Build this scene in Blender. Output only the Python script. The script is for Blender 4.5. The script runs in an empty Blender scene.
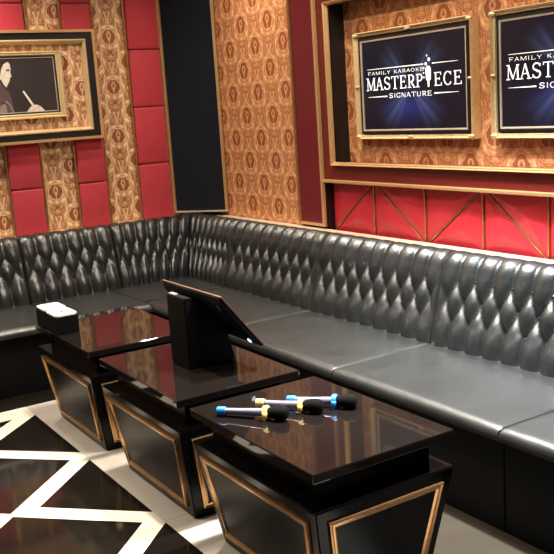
import bpy, bmesh, math, random
from mathutils import Vector, Matrix
random.seed(7)
SC = bpy.context.scene; COL = SC.collection
PI = math.pi
# ------------------------------------------------------------------ materials
def lin(c):
    c = c / 255.0
    return c / 12.92 if c <= .04045 else ((c + .055) / 1.055) ** 2.4
def rgb(r, g, b): return (lin(r), lin(g), lin(b), 1)

class N:      # tiny node-expression helper
    def __init__(s, nt, sock): s.nt = nt; s.s = sock
    def _m(s, op, *o):
        n = s.nt.nodes.new('ShaderNodeMath'); n.operation = op
        for i, a in enumerate((s,) + o):
            if isinstance(a, N): s.nt.links.new(a.s, n.inputs[i])
            else: n.inputs[i].default_value = a
        return N(s.nt, n.outputs[0])
    def __add__(s, o): return s._m('ADD', o)
    def __sub__(s, o): return s._m('SUBTRACT', o)
    def __rsub__(s, o): return s._m('MULTIPLY', -1.)._m('ADD', o)
    def __mul__(s, o): return s._m('MULTIPLY', o)
    def __truediv__(s, o): return s._m('DIVIDE', o)
    __radd__ = __add__; __rmul__ = __mul__
    def abs(s): return s._m('ABSOLUTE')
    def sin(s): return s._m('SINE')
    def cos(s): return s._m('COSINE')
    def sqrt(s): return s._m('SQRT')
    def pow(s, e): return s._m('POWER', e)
    def rnd(s): return s._m('ROUND')
    def lt(s, o): return s._m('LESS_THAN', o)
    def gt(s, o): return s._m('GREATER_THAN', o)
    def mx(s, o): return s._m('MAXIMUM', o)
    def mn(s, o): return s._m('MINIMUM', o)
    def atan2(s, o): return s._m('ARCTAN2', o)
    def clamp(s):
        r = s._m('ADD', 0.); r.s.node.use_clamp = True; return r

def newmat(name):
    m = bpy.data.materials.new(name); m.use_nodes = True
    nt = m.node_tree; b = nt.nodes['Principled BSDF']
    return m, nt, b
def setp(b, **k):
    names = dict(rough='Roughness', metal='Metallic', spec='Specular IOR Level', coat='Coat Weight', coatr='Coat Roughness',
                 sheen='Sheen Weight', em='Emission Strength', ior='IOR')
    for a, v in k.items(): b.inputs[names[a]].default_value = v
def xyz(nt, kind='world'):
    if kind == 'world':
        g = nt.nodes.new('ShaderNodeNewGeometry'); out = g.outputs['Position']
    else:
        g = nt.nodes.new('ShaderNodeTexCoord'); out = g.outputs['Object']
    sp = nt.nodes.new('ShaderNodeSeparateXYZ'); nt.links.new(out, sp.inputs[0])
    return [N(nt, sp.outputs[i]) for i in range(3)], out
def noise(nt, vec, scale, detail=3, rough=.5):
    n = nt.nodes.new('ShaderNodeTexNoise'); n.inputs['Scale'].default_value = scale
    n.inputs['Detail'].default_value = detail; n.inputs['Roughness'].default_value = rough
    if vec is not None: nt.links.new(vec, n.inputs['Vector'])
    return N(nt, n.outputs[0])
def mixc(nt, fac, a, b):
    n = nt.nodes.new('ShaderNodeMix'); n.data_type = 'RGBA'
    if isinstance(fac, N): nt.links.new(fac.s, n.inputs[0])
    else: n.inputs[0].default_value = fac
    for i, c in ((6, a), (7, b)):
        if isinstance(c, tuple): n.inputs[i].default_value = c
        else: nt.links.new(c, n.inputs[i])
    return n.outputs[2]
def bump(nt, b, h, strength=.3, dist=.01):
    n = nt.nodes.new('ShaderNodeBump'); n.inputs['Strength'].default_value = strength
    n.inputs['Distance'].default_value = dist
    nt.links.new(h.s, n.inputs['Height']); nt.links.new(n.outputs[0], b.inputs['Normal'])
def simple(name, col, var=.12, nscale=30, bmp=0, obj=True, **k):
    m, nt, b = newmat(name); setp(b, **k)
    _, vec = xyz(nt, 'obj' if obj else 'world')
    n = noise(nt, vec, nscale)
    lo = tuple(c * (1 - var) for c in col[:3]) + (1,); hi = tuple(min(1, c * (1 + var)) for c in col[:3]) + (1,)
    nt.links.new(mixc(nt, n, lo, hi), b.inputs['Base Color'])
    if bmp: bump(nt, b, n, bmp, .004)
    return m

def damask(name, axis, light, dark, mid, cx=.72, cz=2.2, px=.353, pz=.316, vine=.5, rw=.25, rh=.29):
    """half-drop damask: rings of slanted leaves, wavy vines and small scrolls, all mirror-symmetric"""
    m, nt, b = newmat(name); P, vec = xyz(nt)
    u = (P[axis] - cx) / px; v = (P[2] - cz) / pz
    U = u * (2 * PI); V = v * (2 * PI)
    X = U.cos() * V.cos(); Z = U.cos() * V.sin(); Y = (U * 2.).cos(); W = (V * 2.).sin()
    cmb = nt.nodes.new('ShaderNodeCombineXYZ')
    for k, q in enumerate((X * 2.6 + 3.3, (Y * .6 + W * .35) * 2.6, Z * 2.6)): nt.links.new(q.s, cmb.inputs[k])
    n1 = noise(nt, cmb.outputs[0], 1., 2)
    scroll = (1. - ((n1 - .5).abs() / .07)).clamp()
    wv = (n1 - .5)
    def cell(du, dv):
        a = u + du; c = v + dv
        a = (a - a.rnd()).abs(); c = c - c.rnd()
        wd = rw * (1. - c * .9).mx(.45)
        r = ((a / wd).pow(2.) + (c.abs() / rh).pow(2.)).sqrt() + wv * .35
        th = c.atan2(a + .002)
        leaves = ((th * 7. + r * 7.).sin() * .5 + .5)
        ring = (1. - ((r - .98).abs() / .27)).clamp() * (leaves * .75 + .4)
        rim = (1. - ((r - .72).abs() / .10)).clamp() * .8
        bud = (1. - ((((a * 1.5).pow(2.) + (c - .02).pow(2.)).sqrt() + wv * .08 - .075).abs() / .035)).clamp() * .75
        stem = (1. - (a / .022)).clamp() * c.lt(.0) * c.gt(-.20) * .7
        tip = (1. - ((a - (c - .27).abs() * .35).abs() / .035)).clamp() * c.gt(.27) * .9
        return ring.mx(rim).mx(bud).mx(stem).mx(tip), (1.0 - r).clamp() * 2.5
    f1, i1 = cell(0., 0.); f2, i2 = cell(.5, .5)
    vn = (1. - ((U.cos() * .5 + V.cos() * .0 + (U * .5).sin() * V.sin() * .0 + X * .22 + wv * .25).abs() / .10)).clamp() * vine
    ins = i1.mx(i2).clamp()
    f = f1.mx(f2).mx(scroll * (1. - ins) * .8).mx(vn * (1. - ins))
    f = (f * (.75 + noise(nt, vec, 120, 2) * .5)).clamp()
    c = mixc(nt, f, mixc(nt, ins * .55, mid, dark), light)
    nt.links.new(c, b.inputs['Base Color'])
    setp(b, rough=.5, spec=.35)
    bump(nt, b, f, .2, .003)
    return m

M = {}
M['damask_b'] = damask('damask_wallpaper', 0, rgb(228, 172, 122), rgb(132, 68, 38), rgb(158, 94, 56))
M['damask_a'] = damask('damask_wallpaper_stripe', 1, rgb(244, 210, 160), rgb(132, 72, 44), rgb(150, 88, 56), cx=-.70, cz=2.2, px=.262, pz=.36, vine=.95, rw=.3, rh=.22)
M['red'] = simple('red_fabric', rgb(174, 36, 50), .12, 14, .15, rough=.7, sheen=.3)
M['red_gloss'] = simple('red_leatherette', rgb(176, 40, 52), .15, 9, .1, rough=.38)
M['maroon'] = simple('maroon_lacquer', rgb(98, 26, 34), .15, 12, 0, rough=.3)
M['brownred'] = simple('maroon_lacquer_strip', rgb(96, 30, 26), .15, 12, 0, rough=.3)
M['gold'] = simple('gilt', rgb(214, 172, 122), .15, 60, .2, rough=.36, metal=.6)
M['gold_orn'] = simple('gilt_carved', rgb(226, 200, 152), .25, 70, .6, rough=.36, metal=.45)
M['rosegold'] = simple('rose_gilt', rgb(196, 150, 100), .15, 60, .1, rough=.24, metal=.8)
M['black_fab'] = simple('black_fabric', rgb(24, 26, 33), .2, 120, .1, rough=.85, spec=.1)
M['black_side'] = simple('black_paint', rgb(14, 12, 12), .2, 20, 0, rough=.4)
M['silver'] = simple('silver_edge', rgb(205, 190, 175), .1, 50, 0, rough=.35, metal=.5)
M['cream'] = simple('cream_ledge', rgb(196, 176, 150), .1, 18, 0, rough=.5)
M['plastic'] = simple('black_plastic', rgb(9, 9, 11), .15, 60, 0, rough=.55, spec=.15)
M['foam'] = simple('black_foam', rgb(8, 7, 7), .3, 160, .5, rough=.9, spec=.15)
M['blue'] = simple('blue_rubber', rgb(40, 132, 215), .1, 60, 0, rough=.45)
M['yellow'] = simple('yellow_rubber', rgb(240, 212, 116), .1, 60, 0, rough=.45)
M['lavender'] = simple('lavender_grey_metal', rgb(150, 146, 170), .08, 60, 0, rough=.3, metal=.5)
M['white'] = simple('white_card', rgb(246, 244, 240), .04, 30, 0, rough=.6)
M['hole'] = simple('box_slot', rgb(60, 55, 52), .1, 30, 0, rough=.8)
M['copper'] = simple('copper_edge', rgb(190, 140, 118), .1, 30, 0, rough=.3, metal=.7)
M['ceil'] = simple('ceiling_paint', rgb(74, 58, 48), .08, 3, 0, obj=False, rough=.8)
M['plain'] = simple('brown_wall_paint', rgb(46, 26, 22), .15, 3, 0, obj=False, rough=.6)
M['stick'] = simple('pale_ink', rgb(225, 218, 205), .1, 40, 0, rough=.6)
M['skin_ink'] = simple('face_ink', rgb(214, 200, 182), .3, 45, 0, rough=.6)
M['mid_ink'] = simple('mid_ink', rgb(128, 116, 108), .4, 40, 0, rough=.6)
M['dark_ink'] = simple('dark_ink', rgb(84, 62, 60), .35, 30, 0, rough=.6)
M['photo_bg'] = simple('photo_print', rgb(54, 46, 47), .12, 8, 0, rough=.3)

def leather():
    m, nt, b = newmat('black_leather'); P, vec = xyz(nt)
    n = noise(nt, vec, 6, 4); fine = nt.nodes.new('ShaderNodeTexVoronoi'); fine.inputs['Scale'].default_value = 260
    nt.links.new(vec, fine.inputs['Vector'])
    nt.links.new(mixc(nt, n, rgb(22, 23, 23), rgb(36, 38, 37)), b.inputs['Base Color'])
    setp(b, spec=1.)
    r = n * .12 + .29; nt.links.new(r.s, b.inputs['Roughness'])
    bump(nt, b, N(nt, fine.outputs[0]) * .25 + noise(nt, vec, 9, 4, .6) * 1.6, .3, .006)
    return m
M['leather'] = leather()
def lacquer(name, col, r0, speckle=True):
    m, nt, b = newmat(name); P, vec = xyz(nt, 'obj')
    n = noise(nt, vec, 5, 4)
    nt.links.new(mixc(nt, n, col, tuple(c * 1.6 for c in col[:3]) + (1,)), b.inputs['Base Color'])
    nt.links.new((n * .06 + r0).s, b.inputs['Roughness'])
    return m
M['tabletop'] = lacquer('black_glass_top', rgb(20, 16, 14), .015)
M['tabletop'].node_tree.nodes['Principled BSDF'].inputs['IOR'].default_value = 1.5
M['lacquer'] = lacquer('black_lacquer', rgb(10, 8, 8), .16)
M['panel'] = lacquer('black_panel_inset', rgb(5, 4, 4), .3)
for k_ in ('lacquer', 'panel'): setp(M[k_].node_tree.nodes['Principled BSDF'], spec=.12)
M['base_shade'] = simple('shaded_base_black', rgb(9, 9, 10), .2, 40, .1, rough=.5, spec=.15)  # darker than the leather: shade on the sofa front put into the base colour

def floor_mat():
    m, nt, b = newmat('inlaid_tile'); P, vec = xyz(nt)
    x, y = P[0], P[1]
    per = .857
    q = (x - 2.267) / per; a = (q - q.rnd()).abs() * per            # distance to a diamond's centre line
    c = (y + 2.46).abs()
    diamond = (a + c).lt(.412)
    a2 = .4285 - a
    tri = (a2 + (.487 - c)).lt(.368)
    inside = x.gt(1.46) * c.lt(.487)
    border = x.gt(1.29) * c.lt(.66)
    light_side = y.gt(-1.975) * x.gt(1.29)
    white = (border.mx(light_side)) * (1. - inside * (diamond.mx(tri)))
    # grout lines of .86 m tiles
    g1 = (((x - 1.46) / .857) - ((x - 1.46) / .857).rnd()).abs().lt(.0016)
    g2 = ((y / .6) - (y / .6).rnd()).abs().lt(.0018) * (1. - inside)
    grout = g1.mx(g2)
    n = noise(nt, vec, 3.2, 5, .6)
    wc = mixc(nt, light_side, mixc(nt, n, rgb(216, 206, 190), rgb(240, 232, 218)), mixc(nt, y.gt(-1.55), mixc(nt, n, rgb(180, 172, 162), rgb(205, 197, 186)), mixc(nt, n, rgb(48, 43, 37), rgb(66, 59, 50))))  # shade painted in: greyer strip in the tables' shadow, darker tile towards the sofa
    bc = mixc(nt, n, rgb(14, 12, 10), rgb(34, 29, 24))
    col = mixc(nt, white, bc, wc)
    col = mixc(nt, grout * .55, col, rgb(40, 36, 32))
    nt.links.new(col, b.inputs['Base Color'])
    nt.links.new((n * .05 + .06).s, b.inputs['Roughness'])
    return m
M['floor'] = floor_mat()

def screen_mat():
    m, nt, b = newmat('lit_screen'); P, vec = xyz(nt, 'obj')
    x, z = P[0], P[2]
    # blue burst of rays behind the emblem
    dx = x + .01; dz = z + .02
    r = (dx.pow(2.) + (dz * 1.2).pow(2.)).sqrt()
    th = dz.atan2(dx)
    rays = ((th * 4. - 1.571).sin() * .5 + .5).pow(3.) * ((th * 23.).sin() * .3 + .7)
    low = (1. - (((x + .03).pow(2.) * .6 + (z + .13).pow(2.) * 3.).sqrt()) / .24).clamp().pow(1.6)
    glow = ((1. - r / .36).clamp() * (r * 9.).clamp() * rays).clamp()
    base = mixc(nt, low, (.004, .004, .010, 1), (.02, .025, .15, 1))
    c = mixc(nt, glow * .55, base, (.16, .20, .42, 1))
    b.inputs['Base Color'].default_value = (.004, .004, .006, 1)
    nt.links.new(c, b.inputs['Emission Color'])
    setp(b, rough=.2, em=.75, spec=.3)
    return m
M['screen'] = screen_mat()
def emis(name, col, s):
    m, nt, b = newmat(name)
    b.inputs['Base Color'].default_value = (.6, .6, .6, 1)
    b.inputs['Emission Color'].default_value = col; setp(b, em=s); return m
M['letter'] = emis('lit_lettering', (.95, .9, .82, 1), .7)
M['lamp'] = emis('lamp_diffuser', (1, .86, .68, 1), 30)
M['led'] = emis('indicator_led', (.6, .75, 1, 1), 2.2)

# ------------------------------------------------------------------ mesh helpers (world coordinates everywhere)
ORG = {}
def tag(o, label=None, cat=None, group=None, kind=None):
    if label: o['label'] = label
    if cat: o['category'] = cat
    if group: o['group'] = group
    if kind: o['kind'] = kind
    return o
def thing(name, label, cat, loc, group=None):
    o = bpy.data.objects.new(name, None); COL.objects.link(o); o.location = loc; o.empty_display_size = .1
    ORG[o] = Vector(loc); return tag(o, label, cat, group)
def obj(name, bm, mat, parent=None, origin=None, smooth=False, recalc=True):
    org = Vector(origin) if origin is not None else (ORG[parent] if parent else Vector((0, 0, 0)))
    if recalc: bmesh.ops.recalc_face_normals(bm, faces=bm.faces)
    bmesh.ops.translate(bm, verts=bm.verts, vec=-org)
    me = bpy.data.meshes.new(name); bm.to_mesh(me); bm.free()
    if smooth:
        for p in me.polygons: p.use_smooth = True
    me.materials.append(M[mat])
    o = bpy.data.objects.new(name, me); COL.objects.link(o); ORG[o] = org
    if parent:
        o.parent = parent; o.location = org - ORG[parent]
    else: o.location = org
    if smooth == 'auto':
        me.set_sharp_from_angle(angle=math.radians(40))
    return o
def dup(root, off, label=None):
    r = root.copy(); COL.objects.link(r); r.location = Vector(root.location) + Vector(off)
    if label: r['label'] = label
    for ch in list(root.children):
        c = ch.copy(); COL.objects.link(c); c.parent = r
        for g in list(ch.children):
            d = g.copy(); COL.objects.link(d); d.parent = c
    return r
def BM(): return bmesh.new()
def box(bm, lo, hi, bevel=0, seg=2):
    x0, y0, z0 = lo; x1, y1, z1 = hi
    v = [bm.verts.new(p) for p in ((x0,y0,z0),(x1,y0,z0),(x1,y1,z0),(x0,y1,z0),(x0,y0,z1),(x1,y0,z1),(x1,y1,z1),(x0,y1,z1))]
    fs = [bm.faces.new([v[i] for i in f]) for f in ((0,3,2,1),(4,5,6,7),(0,1,5,4),(1,2,6,5),(2,3,7,6),(3,0,4,7))]
    if bevel:
        es = list({e for f in fs for e in f.edges})
        bmesh.ops.bevel(bm, geom=es, offset=bevel, segments=seg, profile=.5, affect='EDGES')
    return bm
def hexa(bm, p):       # 8 arbitrary corners, bottom 4 then top 4
    v = [bm.verts.new(q) for q in p]
    for f in ((0,3,2,1),(4,5,6,7),(0,1,5,4),(1,2,6,5),(2,3,7,6),(3,0,4,7)): bm.faces.new([v[i] for i in f])
    return bm
def prism(bm, pts, ext):  # planar polygon of 3-D points extruded by vector
    ext = Vector(ext)
    a = [bm.verts.new(p) for p in pts]; b = [bm.verts.new(Vector(p) + ext) for p in pts]
    bm.faces.new(a); bm.faces.new(b[::-1]); n = len(a)
    for i in range(n): bm.faces.new((a[i], b[i], b[(i+1) % n], a[(i+1) % n]))
    return bm
def ring(bm, outer, inner, nrm, prof):   # moulding between two matching loops; prof = [(t, height)...] closed at the back
    nrm = Vector(nrm).normalized(); loops = []
    for t, h in prof:
        loops.append([bm.verts.new(Vector(o).lerp(Vector(i), t) + nrm * h) for o, i in zip(outer, inner)])
    n = len(outer)
    m = len(loops)
    for a in range(m):
        A, B = loops[a], loops[(a+1) % m]
        for i in range(n): bm.faces.new((A[i], A[(i+1) % n], B[(i+1) % n], B[i]))
    return bm
PROF = [(0, 0), (0, .8), (.18, 1), (.42, .72), (.7, .72), (.85, .5), (1, .3), (1, 0)]
def prof(h, p=PROF): return [(t, k * h) for t, k in p]
def lathe(bm, axis0, axis1, pr, seg=20):   # pr = [(t along, radius)]
    a = Vector(axis0); b = Vector(axis1); d = (b - a); L = d.length; d.normalize()
    s = d.cross(Vector((0, 0, 1)));  s = Vector((1, 0, 0)) if s.length < 1e-4 else s.normalized(); t = d.cross(s)
    loops = []
    for u, r in pr:
        loops.append([bm.verts.new(a + d * u + (s * math.cos(2*PI*k/seg) + t * math.sin(2*PI*k/seg)) * r) for k in range(seg)])
    for A, B in zip(loops, loops[1:]):
        for k in range(seg): bm.faces.new((A[k], A[(k+1) % seg], B[(k+1) % seg], B[k]))
    bm.faces.new(loops[0]); bm.faces.new(loops[-1][::-1])
    return bm
CAM = Vector((6.3275, -3.3119, 1.6342))
def PB(x, z, y=0):      # a spot seen on the long wall plane, carried to another depth along the sight line
    k = (y - CAM.y) / (0 - CAM.y)
    return Vector((CAM.x + (x - CAM.x) * k, y, CAM.z + (z - CAM.z) * k))
def PA(y, z, x=0):
    k = (x - CAM.x) / (0 - CAM.x)
    return Vector((x, CAM.y + (y - CAM.y) * k, CAM.z + (z - CAM.z) * k))
def struct(name, bm, mat, **k):
    o = obj(name, bm, mat, **k); o['kind'] = 'structure'; return o

# ------------------------------------------------------------------ room shell
H = 2.95; X1 = 8.2; Y0 = -6.4
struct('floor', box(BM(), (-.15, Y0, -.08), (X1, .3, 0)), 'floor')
struct('ceiling', box(BM(), (-.15, Y0, H), (X1, .3, H + .08)), 'ceil')
struct('wall_left', box(BM(), (-.15, Y0, 0), (0, .3, H)), 'damask_a')
struct('wall_front', box(BM(), (0, Y0 - .1, 0), (X1, Y0, H)), 'plain')
struct('wall_right', box(BM(), (X1, Y0, 0), (X1 + .1, .3, H)), 'plain')
# long wall: paper on the left part, recesses .11 deep in the maroon portal
RD = .11; XR = 4.55
w = BM()
box(w, (0, 0, 0), (1.363, .3, H))
box(w, (1.363, RD, 0), (X1, .3, H))
struct('wall_back', w, 'damask_b')

# maroon portal around the screens: a thing with parts
por = thing('wall_portal', 'maroon lacquered wall surround with gilt edges framing the screens recess', 'wall surround', (3.1, 0, 1.1))
zt, zo, zb, zl, zs = 2.21, H, 1.25, 1.133, .84
p = BM(); box(p, (1.363, -.012, zs), (1.64, RD, H)); obj('side_pillar', p, 'maroon', por)
XI = 1.772
p = BM(); box(p, (1.64, -.004, zl), (1.752, RD, H)); box(p, (1.752, -.004, zl), (XR, RD, zb)); box(p, (1.752, -.004, zt), (XR, RD, H)); box(p, (XR, -.004, zs), (X1, RD, H))
obj('surround_board', p, 'brownred', por)
p = BM(); box(p, (1.752, .002, zb + .002), (XI + .006, RD, zt)); box(p, (1.64, .002, zs), (1.656, RD, zl)); obj('recess_side', p, 'black_side', por)
p = BM(); box(p, (1.352, -.026, zs), (1.372, 0, H), .004); obj('gilt_edge', p, 'rosegold', por)
p = BM(); box(p, (1.630, -.030, zs), (1.650, -.004, H), .004); box(p, (1.650, -.024, zl - .006), (XR, -.004, zl + .014), .004); obj('gilt_edge', p, 'gold', por)
p = BM()
ring(p, [(XI - .018, -.004, zb - .012), (XR, -.004, zb - .012), (XR, -.004, zt + .012), (XI - .018, -.004, zt + .012)],
        [(XI + .004, -.004, zb + .008), (XR - .02, -.004, zb + .008), (XR - .02, -.004, zt - .008), (XI + .004, -.004, zt - .008)], (0, -1, 0), prof(.03))
obj('gilt_edge', p, 'gold', por)
p = BM(); box(p, (1.372, -.024, zs), (1.630, -.011, zs + .018), .003); obj('gilt_foot', p, 'gold', por)

# red pyramid-quilted panels under the portal
seams = [1.75, 2.135, 2.575, 3.02, 3.455, 3.90, 4.34]
xs = [PB(s, 1, .05)[0] for s in (1.70, 2.15, 2.60, 3.04, 3.465, 3.90, 4.33)]
xs[0] = 1.657
z0, z1, yb = .80, 1.14, .055
for i in range(len(xs) - 1):
    a, b = xs[i], xs[i+1]
    lowleft = (i % 2 == 0)         # star at the bottom left of even panels
    pn = thing('quilted_panel', ['red leatherette wall panel with diagonal fold at the left end, beside the maroon pillar',
        'red leatherette wall panel second from the maroon pillar, fold falling to the right',
        'red leatherette wall panel below the left screen\'s right half, fold rising to the right',
        'red leatherette wall panel under the gap between the two screens, fold falling to the right',
        'red leatherette wall panel below the right screen, fold rising to the photo\'s right edge',
        'red leatherette wall panel past the right screen, fold falling to the right'][i], 'wall panel', ((a+b)/2, yb, z0), 'red quilted panels above the long sofa')
    bmq = BM()
    c = [Vector((a, yb, z0)), Vector((b, yb, z0)), Vector((b, yb, z1)), Vector((a, yb, z1))]
    tris = ([(0, 1, 2), (0, 2, 3)] if lowleft else [(0, 1, 3), (1, 2, 3)])
    for t in tris:
        pts = [c[k] for k in t]; cen = sum(pts, Vector()) / 3
        ins = [q.lerp(cen, .10) + Vector((0, -.010, 0)) for q in pts]
        top = cen + Vector((0, -.024, 0))
        vo = [bmq.verts.new(q) for q in pts]; vi = [bmq.verts.new(q) for q in ins]; vt = bmq.verts.new(top)
        for k in range(3):
            bmq.faces.new((vo[k], vo[(k+1) % 3], vi[(k+1) % 3], vi[k])); bmq.faces.new((vi[k], vi[(k+1) % 3], vt))
        bmq.faces.new([bmq.verts.new(q + Vector((0, .008, 0))) for q in pts])
    obj('pad', bmq, 'red_gloss', pn, recalc=False)
    g = BM(); box(g, (b - .006, yb - .018, z0), (b, yb, z1), .002)
    obj('seam_strip', g, 'rosegold', pn)
    g = BM(); p0, p1 = (c[0], c[2]) if lowleft else (c[3], c[1])
    d = (p1 - p0).normalized(); nn = Vector((-d.z, 0, d.x)) * .0032
    prism(g, [p0 - nn, p1 - nn, p1 + nn, p0 + nn], (0, -.014, 0)); obj('fold_strip', g, 'rosegold', pn)

# sofa-height ledge in front of both walls
lg = BM()
prism(lg, [(0, 0, 0), (6.2, 0, 0), (6.2, -.165, 0), (.165, -.165, 0), (.165, -4.2, 0), (0, -4.2, 0)], (0, 0, .825))
struct('trim_1', lg, 'cream')

# black diagonal corner panel
cp = thing('corner_panel', 'tall black upholstered panel set diagonally across the room corner', 'wall panel', (.18, -.15, .867))
A_, B_ = Vector((.004, -.293, 0)), Vector((.36, -.004, 0)); dirn = (B_ - A_).normalized(); nr = Vector((dirn.y, -dirn.x, 0))
if nr.x < 0: nr = -nr
bp_ = BM(); prism(bp_, [A_ + Vector((0, 0, .867)), B_ + Vector((0, 0, .867)), Vector((.004, -.004, .867))], (0, 0, H - .87)); obj('panel_board', bp_, 'black_fab', cp)
for q, t, mt in ((A_, .022, 'gold'), (B_, .022, 'gold')):
    g = BM(); s = dirn * t * (1 if q is A_ else -1)
    prism(g, [q + nr * .001 + Vector((0, 0, .867)), q + s + nr * .001 + Vector((0, 0, .867)), q + s + nr * .02 + Vector((0, 0, .867)), q + nr * .02 + Vector((0, 0, .867))], (0, 0, H - .87)); obj('side_trim', g, mt, cp)
g = BM(); prism(g, [A_ + nr * .001 + Vector((0, 0, .858)), B_ + nr * .001 + Vector((0, 0, .858)), B_ + nr * .018 + Vector((0, 0, .858)), A_ + nr * .018 + Vector((0, 0, .858))], (0, 0, .012)); obj('bottom_trim', g, 'silver', cp)

# ------------------------------------------------------------------ left wall: red padded strips
strips = [(-.578, -.305), (-1.062, -.824), (-1.56, -1.31), (-2.05, -1.80), (-2.54, -2.29), (-3.03, -2.78)]
lab = ['red padded wall strip directly beside the black corner panel', 'red padded wall strip crossing behind the right end of the framed photo',
       'red padded wall strip at the left edge of the photo', 'red padded wall strip beyond the photo\'s left edge', 'red padded wall strip far left of the framed photo', 'red padded wall strip furthest from the corner']
heads = [[.83, 1.255, 1.68, 2.10, 2.52, 2.94], [.83, 1.16, 1.585, 2.0, 2.43, 2.85, 2.94]]
for i, (a, b) in enumerate(strips[:4]):
    t = thing('padded_wall_strip', lab[i], 'wall panel', (0, (a+b)/2, .83), 'red padded strips on the striped wall')
    zz = heads[0 if i == 0 else 1]
    for k in range(len(zz) - 1):
        if zz[k+1] - zz[k] < .12: continue
        m_ = BM(); box(m_, (.002, a + .012, zz[k] + .002), (.038, b - .012, zz[k+1] - .002), .014, 3); obj('pad', m_, 'red', t, smooth='auto')
    for e in (a, b):
        g = BM(); box(g, (.002, e - .008, .83), (.022, e + .008, 2.94), .004); obj('edge_trim', g, 'rosegold', t)
    # ------------------------------------------------------------------ framed photo on the left wall
fr = thing('box_frame', 'deep black and gilt box frame hung on the striped wall around the photo', 'frame', (0, -1.5, 1.87))
def rectA(y0, y1, z0, z1, x): 
    a = PA(y1, z0, x); b = PA(y1, z1, x); yl = y0
    return [Vector((x, y0, a.z)), Vector((x, a.y, a.z)), Vector((x, a.y, b.z)), Vector((x, y0, b.z))]
FL = -2.42
def loopA(y1, z0, z1, x, inset): return rectA(FL + inset, y1, z0, z1, x)
X = .085
o1 = loopA(-.812, 1.478, 2.256, X, 0); o2 = loopA(-.832, 1.497, 2.237, X, .02); o3 = loopA(-.880, 1.540, 2.190, X, .065); o4 = loopA(-.912, 1.568, 2.158, X, .095)
def dn(l): return [Vector((.0, q.y, q.z)) for q in l]
def band(o, i, x0, x1, pr=None):
    m_ = BM(); P_ = pr or [(0, 0), (0, 1), (1, 1), (1, 0)]
    o_ = [Vector((x0, q.y, q.z)) for q in o]; i_ = [Vector((x0, q.y, q.z)) for q in i]
    ring(m_, o_, i_, (1, 0, 0), [(t, h * (x1 - x0)) for t, h in P_]); return m_
obj('outer_gilt', band(o1, o2, .0, X + .006), 'gold', fr)
obj('black_band', band(o2, o3, .0, X - .006), 'black_side', fr)
obj('inner_gilt', band(o3, o4, .0, X + .004, [(0, 0), (0, .9), (.3, 1), (.6, .9), (1, .55), (1, 0)]), 'gold_orn', fr)
bb = BM(); box(bb, (.040, o4[0].y, o4[0].z), (.046, o4[1].y, o4[2].z)); obj('backing_paper', bb, 'damask_a', fr)
ph = thing('framed_photo', 'black and white photo of a singer in a pale gilt frame inside the box frame', 'picture', (.046, -1.6, 1.87))
XP = .075
PL = -2.17
def loopP(y1, z0, z1, ins): return rectA(PL + ins, y1, z0, z1, XP)
p1 = loopP(-1.072, 1.648, 2.110, 0); p2 = loopP(-1.118, 1.683, 2.082, .04); p3 = loopP(-1.130, 1.693, 2.072, .05); p4 = loopP(-1.136, 1.699, 2.066, .056)
obj('carved_frame', band(p1, p2, .046, XP + .006, [(0, 0), (0, .7), (.25, 1), (.5, .75), (.75, .85), (1, .6), (1, 0)]), 'gold_orn', ph)
obj('black_mat', band(p2, p3, .046, XP - .008), 'black_side', ph)
obj('silver_fillet', band(p3, p4, .046, XP - .010), 'silver', ph)
bb = BM(); box(bb, (.048, p4[0].y, p4[0].z), (.060, p4[1].y, p4[2].z)); pr_ = obj('print', bb, 'photo_bg', ph)
def ink(name, pts, mat, x=.0601, th=.0008, parent=None):
    m_ = BM(); vs = []
    for (u, v) in pts:
        # pixel spots of the print carried onto its plane
        q = ray(u, v, x); vs.append(q)
    prism(m_, vs, (th, 0, 0)); return obj(name, m_, mat, parent)
Fw = Vector((-.8353, .5171, -.1894)); 
yaw, pit, rol = 2.5868, -.1906, -.0661
Fw = Vector((math.cos(pit)*math.cos(yaw), math.cos(pit)*math.sin(yaw), math.sin(pit)))
R0 = Fw.cross(Vector((0, 0, 1))).normalized(); U0 = R0.cross(Fw)
Rt = R0 * math.cos(rol) + U0 * math.sin(rol); Up = U0 * math.cos(rol) - R0 * math.sin(rol)
FPX = 891.69
def ray(u, v, x):
    d = Fw + Rt * ((u - 277) / FPX) - Up * ((v - 277) / FPX); k = (x - CAM.x) / d.x
    return CAM + d * k
ink('dark_coat', [(0, 82), (4, 88), (9, 92), (12, 100), (15, 114), (14, 119), (0, 120), (-18, 122), (-22, 100), (-14, 88)], 'dark_ink', .0601, .0006, pr_)
ink('face', [(1, 66), (3, 62.5), (7, 61.5), (9.5, 64), (10.5, 69), (10.3, 72.5), (11.6, 76.5), (9.6, 78), (10, 80), (8.5, 83), (6.5, 87.5), (4, 85), (1, 80), (-3, 78), (-4, 70)], 'skin_ink', .0608, .0006, pr_)
ink('hair', [(-6, 62), (-1, 59), (4, 58.5), (8, 60), (9, 62), (6, 62.5), (3, 64.5), (1, 69), (0, 76), (-4, 82), (-9, 76)], 'photo_bg', .0615, .0006, pr_)
ink('eye_shade', [(5.5, 69.5), (9.5, 69.3), (9.5, 71), (6.5, 71.5)], 'dark_ink', .0615, .0005, pr_)
ink('stick', [(22.4, 91.5), (24, 90.6), (34, 104.6), (32.4, 106)], 'stick', .0605, .0006, pr_)
ink('hand', [(27, 112), (30, 107.5), (33, 105), (37, 104.5), (41, 106.5), (45, 110.5), (53, 113.2), (46, 114.2), (38, 113), (34, 115.4), (22, 116.6), (23, 114.6)], 'skin_ink', .0612, .0006, pr_)
arc = [(0, 105.5), (2.5, 102), (6, 101), (9.5, 103), (12.5, 108), (15.5, 115.5)]
ink('neck_strap', arc + [(u - 1.2, v + 1) for u, v in arc[::-1]], 'mid_ink', .0612, .0006, pr_)
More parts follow.
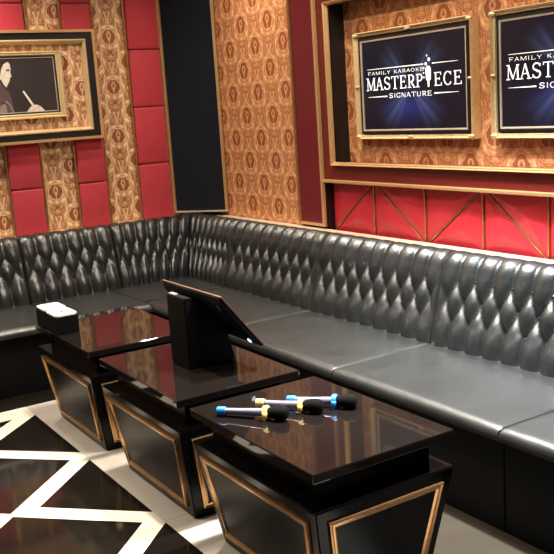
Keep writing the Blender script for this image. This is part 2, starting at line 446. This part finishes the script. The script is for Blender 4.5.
ink('shirt', [(0, 107), (3, 104), (6, 105), (7.5, 112), (8, 118.5), (0, 119.5)], 'mid_ink', .0606, .0006, pr_)

# ------------------------------------------------------------------ wall screens with lettering
def bar(bm, p, q, w0, w1, th, y):
    p = Vector(p); q = Vector(q); d = (q - p); n = Vector((-d.y, d.x)).normalized()
    pts = [p + n*w0/2, p - n*w0/2, q - n*w1/2, q + n*w1/2]
    prism(bm, [(a.x, y, a.y) for a in pts], (0, -th, 0))
def glyph(bm, ch, x, z, w, h, th, y, serif=True, K=.15, k=.07):
    """strokes of a roman capital; K thick, k thin stem (fractions of h)"""
    T, t = K*h, k*h
    def S(a, b, c, d, w0, w1=None): bar(bm, (x + a*w, z + b*h), (x + c*w, z + d*h), w0, w1 or w0, th, y)
    def sf(a, b, wd=.34):
        if serif: bar(bm, (x + (a*w) - wd*h/2, z + b*h), (x + a*w + wd*h/2, z + b*h), t, t, th, y)
    def arcs(cx, cz, rx, rz, a0, a1, wf, n=12):
        pr = None
        for i in range(n + 1):
            a = math.radians(a0 + (a1 - a0) * i / n); q = (x + (cx + rx*math.cos(a))*w, z + (cz + rz*math.sin(a))*h); wq = wf(a)
            if pr: bar(bm, pr[0], q, pr[1], wq, th, y)
            pr = (q, wq)
    stress = lambda a: t + (T - t) * abs(math.cos(a))
    if ch == 'M':
        S(.1, 0, .13, 1, t); S(.13, 1, .5, .05, T); S(.5, .05, .87, 1, t); S(.88, 1, .92, 0, T); sf(.1, .03); sf(.92, .03, .4); sf(.08, .97, .25); sf(.92, .97, .25)
    elif ch == 'A': S(.08, 0, .48, 1, t); S(.48, 1, .9, 0, T); S(.24, .35, .72, .35, t); sf(.08, .03); sf(.9, .03, .4)
    elif ch == 'S':
        arcs(.5, .74, .34, .23, 20, 250, lambda a: t + .3*(T-t)*(1+math.sin(a*.5))); S(.36, .56, .66, .42, T); arcs(.5, .26, .36, .24, 70, -160, stress)
        S(.84, .95, .84, .74, t); S(.14, .05, .14, .27, t)
    elif ch == 'T': S(.5, 0, .5, 1, T); S(.03, .97, .97, .97, t); S(.04, 1, .04, .8, t); S(.96, 1, .96, .8, t); sf(.5, .03, .4)
    elif ch in 'EF':
        S(.25, 0, .25, 1, T); S(.08, .97, .85, .97, t); S(.25, .52, .68, .52, t); S(.85, 1, .85, .78, t); S(.68, .62, .68, .42, t)
        if ch == 'E': S(.08, .03, .88, .03, t); S(.9, 0, .9, .24, t)
        else: sf(.25, .03, .4)
    elif ch in 'RP':
        S(.25, 0, .25, 1, T); S(.08, .97, .5, .97, t); S(.25, .47, .5, .47, t); arcs(.5, .72, .33, .25, 90, -90, stress); sf(.25, .03, .4)
        if ch == 'R': S(.48, .47, .92, .02, T); sf(.93, .03, .25)
    elif ch in 'CG':
        arcs(.52, .5, .42, .48, 45, 315, stress, 18); S(.86, .98, .86, .74, t)
        if ch == 'G': S(.82, .05, .82, .42, T); sf(.82, .42, .3)
        else: S(.84, .1, .86, .26, t)
    elif ch == 'O': arcs(.5, .5, .42, .47, 0, 360, stress, 20)
    elif ch == 'I': S(.5, 0, .5, 1, T); sf(.5, .03, .4); sf(.5, .97, .4)
    elif ch == 'L': S(.25, 0, .25, 1, T); S(.08, .03, .85, .03, t); S(.86, 0, .86, .24, t); sf(.25, .97, .35)
    elif ch == 'Y': S(.5, 0, .5, .45, T); S(.5, .45, .1, 1, T); S(.5, .45, .9, 1, t); sf(.5, .03, .4); sf(.1, .97, .3); sf(.9, .97, .25)
    elif ch == 'K': S(.25, 0, .25, 1, T); S(.25, .4, .82, 1, t); S(.42, .55, .9, 0, T); sf(.25, .03, .35); sf(.25, .97, .35); sf(.9, .03, .25)
    elif ch == 'N': S(.14, 0, .14, 1, t); S(.14, 1, .86, 0, T); S(.86, 0, .86, 1, t); sf(.14, .03); sf(.86, .97)
    elif ch == 'U': S(.2, .3, .2, 1, T); arcs(.52, .3, .32, .28, 180, 360, lambda a: t*1.2); S(.84, .3, .84, 1, t); sf(.2, .97); sf(.84, .97)
def line_text(bm, s, x0, x1, z, h, th, y, serif=True, K=.15, k=.07):
    adv = {'I': .5, ' ': .6, 'M': 1.25}
    tot = sum(adv.get(c, 1) for c in s); u = (x1 - x0) / tot; x = x0
    for c in s:
        wd = adv.get(c, 1) * u
        if c != ' ': glyph(bm, c, x + wd*.06, z, wd*.88, h, th, y, serif, K, k)
        x += wd
YS = .070
def screen(label, dx):
    xa, xb, za, zc = 1.968, 2.884, 1.426, 1.985        # inner opening
    t = thing('wall_screen', label, 'screen', ((xa + xb)/2 + dx, RD, 1.39), 'logo screens in gilt frames')
    R_ = lambda e: [(xa - e + dx, RD, za - e), (xb + e + dx, RD, za - e), (xb + e + dx, RD, zc + e), (xa - e + dx, RD, zc + e)]
    m_ = BM(); ring(m_, R_(.034), R_(.0), (0, -1, 0), prof(.062)); f = obj('gilt_frame', m_, 'gold_orn', t)
    # carved knobs at the corners and centres
    for cx_, cz_, rx in ((xa-.018, za-.018, .03), (xb+.018, za-.018, .03), (xa-.018, zc+.018, .03), (xb+.018, zc+.018, .03), ((xa+xb)/2, za-.018, .03), ((xa+xb)/2, zc+.018, .03), (xa-.018, (za+zc)/2, .018), (xb+.018, (za+zc)/2, .022)):
        m_ = BM(); bmesh.ops.create_uvsphere(m_, u_segments=14, v_segments=8, radius=1, matrix=Matrix.Translation((cx_ + dx, RD - .054, cz_)) @ Matrix.Diagonal((rx*.8, .010, rx*.35, 1)))
        obj('carved_knob', m_, 'gold_orn', f, smooth=True)
    m_ = BM(); ring(m_, R_(0), R_(-.016), (0, -1, 0), [(0, 0), (0, .044), (1, .044), (1, 0)]); obj('black_bezel', m_, 'black_side', t)
    m_ = BM(); ring(m_, R_(-.016), R_(-.025), (0, -1, 0), [(0, 0), (0, .044), (1, .042), (1, 0)]); obj('silver_fillet', m_, 'silver', t)
    m_ = BM(); box(m_, (xa + .02 + dx, RD - .036, za + .02), (xb - .02 + dx, RD - .01, zc - .02)); s = obj('display', m_, 'screen', t, origin=((xa + xb)/2 + dx, RD - .036, (za + zc)/2))
    y = RD - .0362; th = .0012
    m_ = BM(); line_text(m_, 'MASTERP', 2.022 + dx, 2.53 + dx, 1.678, .072, th, y, True, .125, .06); obj('lettering', m_, 'letter', s); m_ = BM(); line_text(m_, 'ECE', 2.605 + dx, 2.832 + dx, 1.678, .072, th, y, True, .125, .06)
    obj('lettering', m_, 'letter', s)
    for wd_, a, b in (('FAMILY', 2.036, 2.251), ('KARAOKE', 2.273, 2.535)):
        m_ = BM(); line_text(m_, wd_, a + dx, b + dx, 1.766, .019, th, y, False, .11, .07); obj('lettering', m_, 'letter', s)
    m_ = BM(); line_text(m_, 'SIGNATURE', 2.225 + dx, 2.595 + dx, 1.629, .026, th, y, False, .14, .08); obj('lettering', m_, 'letter', s)
    m_ = BM()
    for a, b, z, w0, w1 in ((2.036, 2.53, 1.800, .002, .006), (2.60, 2.80, 1.800, .005, .0015), (2.036, 2.212, 1.640, .0015, .007), (2.612, 2.80, 1.640, .007, .0015)):
        bar(m_, (a + dx, z), (b + dx, z), w0, w1, th, y)
    obj('rule_line', m_, 'letter', s)
    # microphone emblem standing for the letter between P and E
    m_ = BM(); cx_ = 2.568 + dx
    prism(m_, [(cx_ - .022, y, 1.765), (cx_ + .022, y, 1.765), (cx_ + .018, y, 1.715), (cx_ + .007, y, 1.706), (cx_ + .006, y, 1.676), (cx_ - .006, y, 1.676), (cx_ - .007, y, 1.706), (cx_ - .018, y, 1.715)], (0, -th, 0))
    def disc(x, z, r): prism(m_, [(x + r*math.cos(2*PI*k/12), y, z + r*math.sin(2*PI*k/12)) for k in range(12)], (0, -th, 0))
    disc(cx_, 1.768, .021)
    for a, b, r in ((-.018, 1.80, .009), (.008, 1.822, .010), (-.036, 1.778, .006), (-.038, 1.752, .005), (-.036, 1.728, .005), (-.008, 1.843, .005)): disc(cx_ + a, b, r)
    obj('microphone_emblem', m_, 'letter', s)
    return t
screen('gilt framed logo screen on the long wall, nearer the room corner', 0)
screen('gilt framed logo screen cut off by the photo\'s right edge', 1.112)

# ------------------------------------------------------------------ tufted sofa
SEATZ = .42
PRF = [(.175, .30), (.172, .60), (.172, .78), (.178, .825), (.200, .852), (.235, .863), (.272, .862), (.303, .848), (.324, .822), (.337, .785), (.352, .74), (.368, .67), (.386, .60), (.405, .53), (.422, .47), (.434, .41), (.430, .30)]
def smooth_profile(n=64):
    pts = [Vector(p) for p in PRF]; out = []
    # resample by arc length with Catmull-Rom
    for i in range(len(pts) - 1):
        p0 = pts[max(i-1, 0)]; p1 = pts[i]; p2 = pts[i+1]; p3 = pts[min(i+2, len(pts)-1)]
        for k in range(6):
            t = k / 6; out.append(.5*((2*p1) + (p2-p0)*t + (2*p0-5*p1+4*p2-p3)*t*t + (3*p1-p0-3*p2+p3)*t**3))
    out.append(pts[-1]); L = [0]
    for a, b in zip(out, out[1:]): L.append(L[-1] + (b-a).length)
    res = []; j = 0
    for i in range(n):
        s = L[-1]*i/(n-1)
        while j < len(L)-2 and L[j+1] < s: j += 1
        f = (s-L[j])/max(1e-9, L[j+1]-L[j]); res.append((out[j].lerp(out[j+1], f), s))
    return res, L[-1]
PR, PLEN = smooth_profile(72)
# arc position of the crest (highest point)
sc = max(PR, key=lambda q: q[0].y)[1]
ROW1, DR = sc + .172, .104
def back_bm(L, start, mapf, mitre0=False, mitre1=False, nch=None):
    """mapf(along, depth, z) -> world"""
    nch = nch or max(2, round(L / .1155)); w_ = L / nch; cols = nch * 12 + 1
    bm = BM(); grid = []
    for i in range(cols):
        s = L * i / (cols - 1); u = s / w_; row = []
        for j, (p, a) in enumerate(PR):
            q0 = PR[max(j-1, 0)][0]; q1 = PR[min(j+1, len(PR)-1)][0]; tg = (q1 - q0).normalized(); nrm = Vector((-tg.y, tg.x))
            if nrm.x < 0 and a > sc: nrm = -nrm
            if a <= sc and nrm.y < 0: nrm = -nrm
            v = (a - ROW1) / DR
            if v < 0: puff = abs(math.sin(PI*u)) ** .55
            elif v < 2:
                puff = (abs(math.sin(PI*(u + v/2))) * abs(math.sin(PI*(u - v/2)))) ** .42
            else: puff = abs(math.sin(PI*u)) ** .55 * (1.0 + .22 * math.sin(PI * min(1, max(0, (v - 2) / 1.1))))
            fade = min(1, max(0, (a - (sc - .03)) / .09)) * min(1, max(0, (PLEN - .10 - a) / .05 + .25))
            # seam ends tuck in
            e = min(s, L - s); endf = min(1, e / .018) ** .5
            near = min(1, e / (w_ * .55))
            pf = puff if near >= 1 else puff * near + .8 * (1 - near)
            # stray button dimples
            d = (.044 * (pf - .62)) * fade
            d = d - .026 * (1 - endf) * (1 if a > sc - .1 else 0)
            wob = .0022 * math.sin(17*u + 5*v) * math.sin(3.1*v + u) * fade
            dep = p.x + nrm.x * (d + wob); z = p.y + nrm.y * (d + wob)
            al = s
            if mitre0: al = dep + (L - dep) * (s / L)
            row.append(bm.verts.new(mapf(start + al, dep, z)))
        grid.append(row)
    for i in range(cols - 1):
        for j in range(len(PR) - 1): bm.faces.new((grid[i][j], grid[i+1][j], grid[i+1][j+1], grid[i][j+1]))
        bm.faces.new((grid[i][-1], grid[i+1][-1], grid[i+1][0], grid[i][0]))
    bm.faces.new(grid[0]); bm.faces.new(grid[-1][::-1])
    return bm
mapB = lambda s, d, z: (s, -d, z)
mapA = lambda s, d, z: (d, -s, z)
BTN = [None]
def buttons(parent, L, start, mapf, nch=None):
    """covered buttons at the dimples, one part per button row is surface detail of the back"""
    nch = nch or max(2, round(L / .1155)); w_ = L / nch
    for r in range(3):
        a = ROW1 + DR * r; p = min(PR, key=lambda q: abs(q[1] - a))[0]
        for k in range(1, nch) if r != 1 else range(nch):
            u = (k + (.5 if r == 1 else 0)) * w_
            if u < .05 or u > L - .05: continue
            c = Vector(mapf(start + u, p.x - .024, p.y + .0))
            if BTN[0] is None:
                bm = BM(); bmesh.ops.create_uvsphere(bm, u_segments=10, v_segments=6, radius=.008, matrix=Matrix.Translation(c))
                BTN[0] = obj('covered_button', bm, 'leather', parent, origin=c, smooth=True)
            else:
                o = BTN[0].copy(); COL.objects.link(o); o.parent = parent; o.location = c - ORG[parent]
def cushion(lo, hi, r=.045):
    bm = BM(); box(bm, lo, hi, r, 5)
    return bm
def seat_bm(x0, x1, y0, y1, front, z0=.372, z1=SEATZ):
    """upholstered seat; front = '-y', '+x' or None(corner) marks the rolled edge; gentle crown on top"""
    bm = BM(); n = 26
    R = .036; g = .004
    def prof_(t, a, b, ra, rb):   # position & drop with rounded ends
        return t
    top = []
    for i in range(n + 1):
        row = []
        for j in range(n + 1):
            fx = i / n; fy = j / n
            x = x0 + g + (x1 - x0 - 2*g) * fx; y = y0 + (y1 - y0) * fy
            row.append((x, y))
        top.append(row)
    def edge(d, r): return 0 if d > r else r - math.sqrt(max(0, r*r - (r-d)**2))
    def cl(t, lo, hi, fine):  # denser near ends
        return lo + (hi - lo) * (.5 - .5*math.cos(PI*t))
    V = []
    for i in range(n + 1):
        row = []
        for j in range(n + 1):
            x = cl(i/n, x0 + g, x1 - g, 0); y = cl(j/n, y0, y1, 0)
            dz = 0
            if front in ('-y', None): dz = max(dz, edge(y - y0, R))
            if front == '+x': dz = max(dz, edge(x1 - g - x, R))
            sx = (min(x - x0, x1 - x) if front == '-y' else 9); sy = (min(y - y0, y1 - y) if front == '+x' else 9)
            dz = max(dz, edge(sx, .016), edge(sy, .016))
            crown = .010 * math.sin(PI*i/n) * math.sin(PI*j/n)
            row.append(bm.verts.new((x, y, z1 - dz + crown)))
        V.append(row)
    for i in range(n):
        for j in range(n): bm.faces.new((V[i][j], V[i+1][j], V[i+1][j+1], V[i][j+1]))
    rim = [V[i][0] for i in range(n+1)] + [V[n][j] for j in range(1, n+1)] + [V[i][n] for i in range(n-1, -1, -1)] + [V[0][j] for j in range(n-1, 0, -1)]
    low = [bm.verts.new((v.co.x, v.co.y, z0)) for v in rim]; k = len(rim)
    for i in range(k): bm.faces.new((rim[i], low[i], low[(i+1) % k], rim[(i+1) % k]))
    bm.faces.new(low)
    return bm
FY, FX = -1.035, 1.105
G = 'tufted black leather sofa sections'
def secB(bx0, bx1, sx0, sx1, label):
    t = thing('sofa_section', label, 'sofa', ((bx0+bx1)/2, -.6, 0), G)
    obj('backrest', back_bm(bx1 - bx0, bx0, mapB), 'leather', t, smooth=True); buttons(t, bx1 - bx0, bx0, mapB)
    obj('seat_cushion', seat_bm(sx0, sx1, FY, -.395, '-y'), 'leather', t, smooth='auto')
    obj('base', box(BM(), (sx0 + .002, -1.004, 0), (sx1 - .002, -.44, .370), .006), 'base_shade', t)
def secA(ya, yb, label, sa=None):
    sa = sa or ya     # ya > yb (both negative)
    t = thing('sofa_section', label, 'sofa', (.6, (ya+yb)/2, 0), G)
    obj('backrest', back_bm(ya - yb, -ya, mapA), 'leather', t, smooth=True); buttons(t, ya - yb, -ya, mapA)
    obj('seat_cushion', seat_bm(.395, FX, yb, sa, '+x'), 'leather', t, smooth='auto')
    obj('base', box(BM(), (.44, yb + .002, 0), (FX - .06, sa - .002, .370), .006), 'base_shade', t)
CX, CY = .98, -.955; SY = -1.037
t = thing('sofa_section', 'corner section of the black tufted sofa, in front of the diagonal black panel', 'sofa', (.55, -.5, 0), G)
obj('backrest', back_bm(CX, 0, mapB, mitre0=True, nch=8), 'leather', t, smooth=True)
obj('backrest', back_bm(-CY, 0, mapA, mitre0=True, nch=7), 'leather', t, smooth=True)
obj('seat_cushion', seat_bm(.395, CX, SY, -.395, 'flat'), 'leather', t, smooth='auto')
obj('base', box(BM(), (.44, SY + .002, 0), (CX - .002, -.44, .370), .006), 'base_shade', t)
secB(.98, 2.025, CX, 2.025, 'tufted black sofa section on the long wall, first one out from the corner section')
secB(2.025, 3.075, 2.025, 3.075, 'tufted black sofa section on the long wall, below the maroon pillar and left screen')
secB(3.075, 4.11, 3.075, 4.11, 'tufted black sofa section on the long wall with the brightest seat, behind the microphone table')
secB(4.11, 5.15, 4.11, 5.15, 'tufted black sofa section cut off by the photo\'s right edge')
secA(CY, -1.62, 'tufted black sofa section on the striped wall, next to the corner section', SY)
secA(-1.62, -2.31, 'tufted black sofa section on the striped wall, cut off by the photo\'s left edge')
secA(-2.31, -3.00, 'tufted black sofa section on the striped wall, beyond the photo\'s left edge')

# ------------------------------------------------------------------ tables
TW, TD, TZ, BZ, INS = .814, .571, .54, .413, .07
def table(x, y, label):
    t = thing('low_table', label, 'table', (x + TW/2, y + TD/2, 0), 'black lounge tables with gilt trapezoid panels')
    obj('tabletop', box(BM(), (x, y, TZ - .032), (x + TW, y + TD, TZ), .004, 2), 'tabletop', t)
    obj('riser', box(BM(), (x + .06, y + .06, BZ), (x + TW - .06, y + TD - .06, TZ - .032)), 'lacquer', t)
    i = INS; zt = BZ
    lo = [Vector((x+i, y+i, 0)), Vector((x+TW-i, y+i, 0)), Vector((x+TW-i, y+TD-i, 0)), Vector((x+i, y+TD-i, 0))]
    hi = [Vector((x, y, zt)), Vector((x+TW, y, zt)), Vector((x+TW, y+TD, zt)), Vector((x, y+TD, zt))]
    bm = BM(); hexa(bm, lo + hi); bmesh.ops.bevel(bm, geom=bm.edges[:], offset=.005, segments=2, affect='EDGES'); obj('cabinet_body', bm, 'lacquer', t)
    for k in range(4):
        a, b, c, d = lo[k], lo[(k+1) % 4], hi[(k+1) % 4], hi[k]
        n = (b - a).cross(d - a).normalized()
        if n.dot((a + c)/2 - Vector((x+TW/2, y+TD/2, .2))) < 0: n = -n
        W = (c - d).length; Hh = (d - a).length
        def P_(u, v): return (a.lerp(b, u)).lerp(d.lerp(c, u), v)
        def loop(e):
            u = e / W; return [P_(u*1.25, e/Hh), P_(1 - u*1.25, e/Hh), P_(1 - u, 1 - e/Hh), P_(u, 1 - e/Hh)]
        m_ = BM(); ring(m_, loop(.045), loop(.071), n, prof(.011)); f = obj('gilt_moulding', m_, 'rosegold', t)
        m_ = BM(); q = loop(.071); prism(m_, [p_ + n*.0005 for p_ in q], n * .002); obj('inset_panel', m_, 'panel', f)
    return t
YT = -1.936
table(3.421, YT, 'low black table nearest the camera, with three microphones on it')
table(2.500, YT, 'low black table in the middle of the row, under the touchscreen monitor')
table(1.546, YT, 'low black table farthest in the row, with two tissue boxes on it')

# ------------------------------------------------------------------ touchscreen on the middle table
XA_, XB_ = 2.66, 3.205; ytop, ztop, ybot, zbot = -1.65, .885, -1.463, .647
t = thing('touchscreen_monitor', 'black tilted touchscreen monitor on a block stand, seen from behind', 'monitor', ((XA_+XB_)/2, -1.6, TZ))
dv = Vector((0, ybot - ytop, zbot - ztop)).normalized(); nv = Vector((0, -dv.z, dv.y));  nv = nv if nv.z > 0 else -nv   # screen face normal (up, towards the sofa)
a = Vector((0, ytop, ztop)); b = Vector((0, ybot, zbot))
prof4 = [a, b, b - nv*.008, (b - dv*.03) - nv*.022, (a + dv*.03) - nv*.022, a - nv*.008]
bm = BM(); prism(bm, [(XA_, q.y, q.z) for q in prof4], (XB_ - XA_, 0, 0)); bmesh.ops.bevel(bm, geom=bm.edges[:], offset=.003, segments=2, affect='EDGES'); obj('housing', bm, 'plastic', t)
bm = BM(); o_ = [Vector((XA_, *q)) for q in ()]
c4 = [Vector((XA_, a.y, a.z)), Vector((XB_, a.y, a.z)), Vector((XB_, b.y, b.z)), Vector((XA_, b.y, b.z))]
cen = sum(c4, Vector())/4
ring(bm, [q + (q - cen).normalized()*.002 for q in c4], [q.lerp(cen, .02) for q in c4], nv, [(0, -.001), (0, .003), (1, .003), (1, -.001)]); obj('metal_rim', bm, 'copper', t)
bm = BM(); prism(bm, [q.lerp(cen, .03) + nv*.0006 for q in c4], nv*.001); obj('glass_display', bm, 'tabletop', t)
bm = BM(); SX0, SX1 = 2.80, 2.975
st = [(-1.705, TZ), (-1.705, .852), (-1.672, .852)] 
u0 = a + dv*.045 - nv*.023; u1 = b - dv*.04 - nv*.023
st += [(u0.y, u0.z), (u1.y, u1.z), (-1.475, TZ)]
prism(bm, [(SX0, y_, z_) for y_, z_ in st], (SX1 - SX0, 0, 0)); bmesh.ops.bevel(bm, geom=bm.edges[:], offset=.004, segments=2, affect='EDGES'); obj('stand', bm, 'plastic', t)
bm = BM(); pos = Vector((3.165, 0, 0)) + (b - dv*.045 - nv*.0205) + Vector((0, 0, 0))
lathe(bm, pos, pos - nv*.004, [(0, .012), (.004, .010)], 16); obj('power_light', bm, 'led', t)
bm = BM(); box(bm, (2.815, -1.70, .852), (2.87, -1.68, .857), .001); obj('lit_top_patch', bm, 'silver', t)  # pale piece standing in for the light on the stand's top
for k in range(3):
    pos = Vector((3.15, 0, 0)) + (a + dv*(.045 + .012*k) - nv*.0222)
    bm = BM(); lathe(bm, pos, pos - nv*.002, [(0, .003), (.002, .003)], 10); obj('screw', bm, 'silver', t)

# ------------------------------------------------------------------ tissue boxes
def tissue(x, y, label):
    bw, bd, bh = .168, .124, .096
    t = thing('tissue_box', label, 'tissue box', (x + bw/2, y + bd/2, TZ), 'tissue boxes on the far table')
    bm = BM(); box(bm, (x, y, TZ), (x + bw, y + bd, TZ + bh), .006, 2); obj('box_body', bm, 'plastic', t)
    bm = BM(); r = .024; pts = []
    for cx_, cy_, a0 in ((x+bw-r-.002, y+bd-r-.002, 0), (x+r+.002, y+bd-r-.002, 90), (x+r+.002, y+r+.002, 180), (x+bw-r-.002, y+r+.002, 270)):
        for k in range(6): an = math.radians(a0 + 18*k); pts.append((cx_ + r*math.cos(an), cy_ + r*math.sin(an), TZ + bh - .001))
    prism(bm, pts, (0, 0, .009)); l = obj('white_lid', bm, 'white', t)
    bm = BM(); prism(bm, [(x + bw/2 + .022*math.cos(2*PI*k/20), y + bd/2 + .007*math.sin(2*PI*k/20), TZ + bh + .0082) for k in range(20)], (0, 0, .001)); obj('tissue_slot', bm, 'hole', l)
tissue(1.755, -1.935, 'black tissue box with a white lid, the one nearer the touchscreen')
tissue(1.575, -1.930, 'black tissue box with a white lid, the one further to the left')

# ------------------------------------------------------------------ microphones
def mic(end, head, capm, ringm, handlem, label):
    e = Vector((*end, 0)); h = Vector((*head, 0)); d = (h - e); L = d.length; d.normalize()
    z_h = TZ + .0272; z_e = TZ + .0175
    e = Vector((e.x, e.y, z_e)); hp = Vector((e.x + d.x*L, e.y + d.y*L, z_h))
    t = thing('microphone', label, 'microphone', (e.x, e.y, TZ), 'microphones lying on the near table')
    ax = (hp - e).normalized(); L = (hp - e).length
    bm = BM(); lathe(bm, e, hp, [(0, .010), (.003, .0155), (.03, .0165), (.036, .014)]); obj('end_cap', bm, capm, t, smooth='auto')
    bm = BM(); lathe(bm, e, hp, [(.034, .0115), (.10, .0125), (L - .09, .0155), (L - .085, .012)]); obj('handle', bm, handlem, t, smooth='auto')
    g0 = L - .096
    bm = BM(); lathe(bm, e, hp, [(g0, .016), (g0 - .004, .024), (g0 + .008, .0262), (g0 + .014, .023), (g0 + .015, .016)])
    r_ = obj('anti_roll_ring', bm, ringm, t, smooth='auto')
    side = ax.cross(Vector((0, 0, 1))).normalized()
    for s in (-1, 1):
        bm = BM(); c = e + ax*(g0 + .006) + side*s*.018; lathe(bm, c + Vector((0, 0, .006)), Vector((c.x + side.x*s*.008, c.y + side.y*s*.008, TZ + .001)), [(0, .010), (.012, .009), (c.z + .006 - TZ, .0055)], 10); obj('foot_lug', bm, ringm, r_, smooth=True)
    bm = BM(); c0 = g0 + .013
    pr = [(c0, .018)] + [(c0 + .012 + .062*(1 - math.cos(a))/2, .0255*max(math.sin(a), .0)**.40 + .0005) for a in [PI*k/14 for k in range(3, 14)]] + [(c0 + .0745, .003)]
    lathe(bm, e, hp, pr, 24); obj('foam_windscreen', bm, 'foam', t, smooth=True)
mic((3.565, -1.893), (3.795, -1.725), 'blue', 'yellow', 'lavender', 'microphone with blue end cap and yellow ring, nearest the table corner')
mic((3.588, -1.741), (3.820, -1.592), 'yellow', 'yellow', 'lavender', 'microphone with yellow end cap, lying between the other two')
mic((3.639, -1.638), (3.862, -1.472), 'blue', 'blue', 'lavender', 'microphone with blue end cap and blue ring, furthest right of the three')

# ------------------------------------------------------------------ ceiling downlights and lamps
def down(x, y, watt, label, col=(1, .84, .66), size=.16, spread=None):
    t = thing('ceiling_downlight', label, 'ceiling light', (x, y, H), 'recessed ceiling downlights')
    bm = BM(); seg = 24
    o = [(x + .085*math.cos(2*PI*k/seg), y + .085*math.sin(2*PI*k/seg), H) for k in range(seg)]; i_ = [(x + .062*math.cos(2*PI*k/seg), y + .062*math.sin(2*PI*k/seg), H) for k in range(seg)]
    ring(bm, o, i_, (0, 0, -1), [(0, 0), (0, .006), (1, .008), (1, 0)]); obj('trim_ring', bm, 'silver', t)
    bm = BM(); prism(bm, [(a, b, H - .001) for a, b, c in i_], (0, 0, -.003)); obj('diffuser', bm, 'lamp', t)
    L = bpy.data.lights.new('downlight_beam', 'AREA'); L.shape = 'DISK'; L.size = size; L.energy = watt; L.color = col
    if spread: L.spread = math.radians(spread)
    lo = bpy.data.objects.new('downlight_beam', L); COL.objects.link(lo); lo.location = (x, y, H - .02)
# (x, y, watts)
WARM, COOL = (1, .89, .74), (.93, .97, 1)
LAMPS = [(1.0, -.48, 10, WARM, 140, 'over the sofa corner'), (2.3, -.48, 11, WARM, 140, 'over the long sofa below the maroon pillar'),
         (3.45, -.84, 37, COOL, 75, 'over the brightest sofa seat'), (4.5, -.84, 37, COOL, 75, 'over the long sofa at the photo\'s right edge'),
         (2.6, -1.0, 14, WARM, 150, 'in front of the left screen, added to brighten its recess'), (3.7, -1.0, 14, WARM, 150, 'in front of the right screen, added to brighten its recess'),  # unseen pair added to brighten the recess around the screens
         (.60, -1.9, 16, WARM, 140, 'over the sofa on the striped wall'), (.60, -3.3, 14, WARM, 140, 'further along the striped wall'),
         (2.43, -1.65, 20, WARM, 110, 'above the gap between the far and middle tables'), (3.37, -1.65, 10, WARM, 110, 'above the gap between the middle and near tables'),
         (2.6, -3.3, 18, WARM, 95, 'over the open patterned floor')]
for (x, y, wt, c_, sp_, nm) in LAMPS: down(x, y, wt, 'round recessed ceiling downlight ' + nm, c_, .12, sp_)

wd = bpy.data.worlds.new('world'); SC.world = wd; wd.use_nodes = True
wd.node_tree.nodes['Background'].inputs[0].default_value = (.9, .75, .6, 1); wd.node_tree.nodes['Background'].inputs[1].default_value = .02

# ------------------------------------------------------------------ camera
cd = bpy.data.cameras.new('camera'); co = bpy.data.objects.new('camera', cd); COL.objects.link(co)
mw = Matrix(((Rt.x, Up.x, -Fw.x, CAM.x), (Rt.y, Up.y, -Fw.y, CAM.y), (Rt.z, Up.z, -Fw.z, CAM.z), (0, 0, 0, 1)))
co.matrix_world = mw
cd.sensor_width = 36; cd.sensor_fit = 'HORIZONTAL'; cd.lens = 36 * FPX / 554; cd.clip_start = .05
SC.camera = co
SC.view_settings.view_transform = 'Standard'; SC.view_settings.look = 'None'; SC.view_settings.gamma = 1; SC.view_settings.use_curve_mapping = False
SC.view_settings.exposure = .6
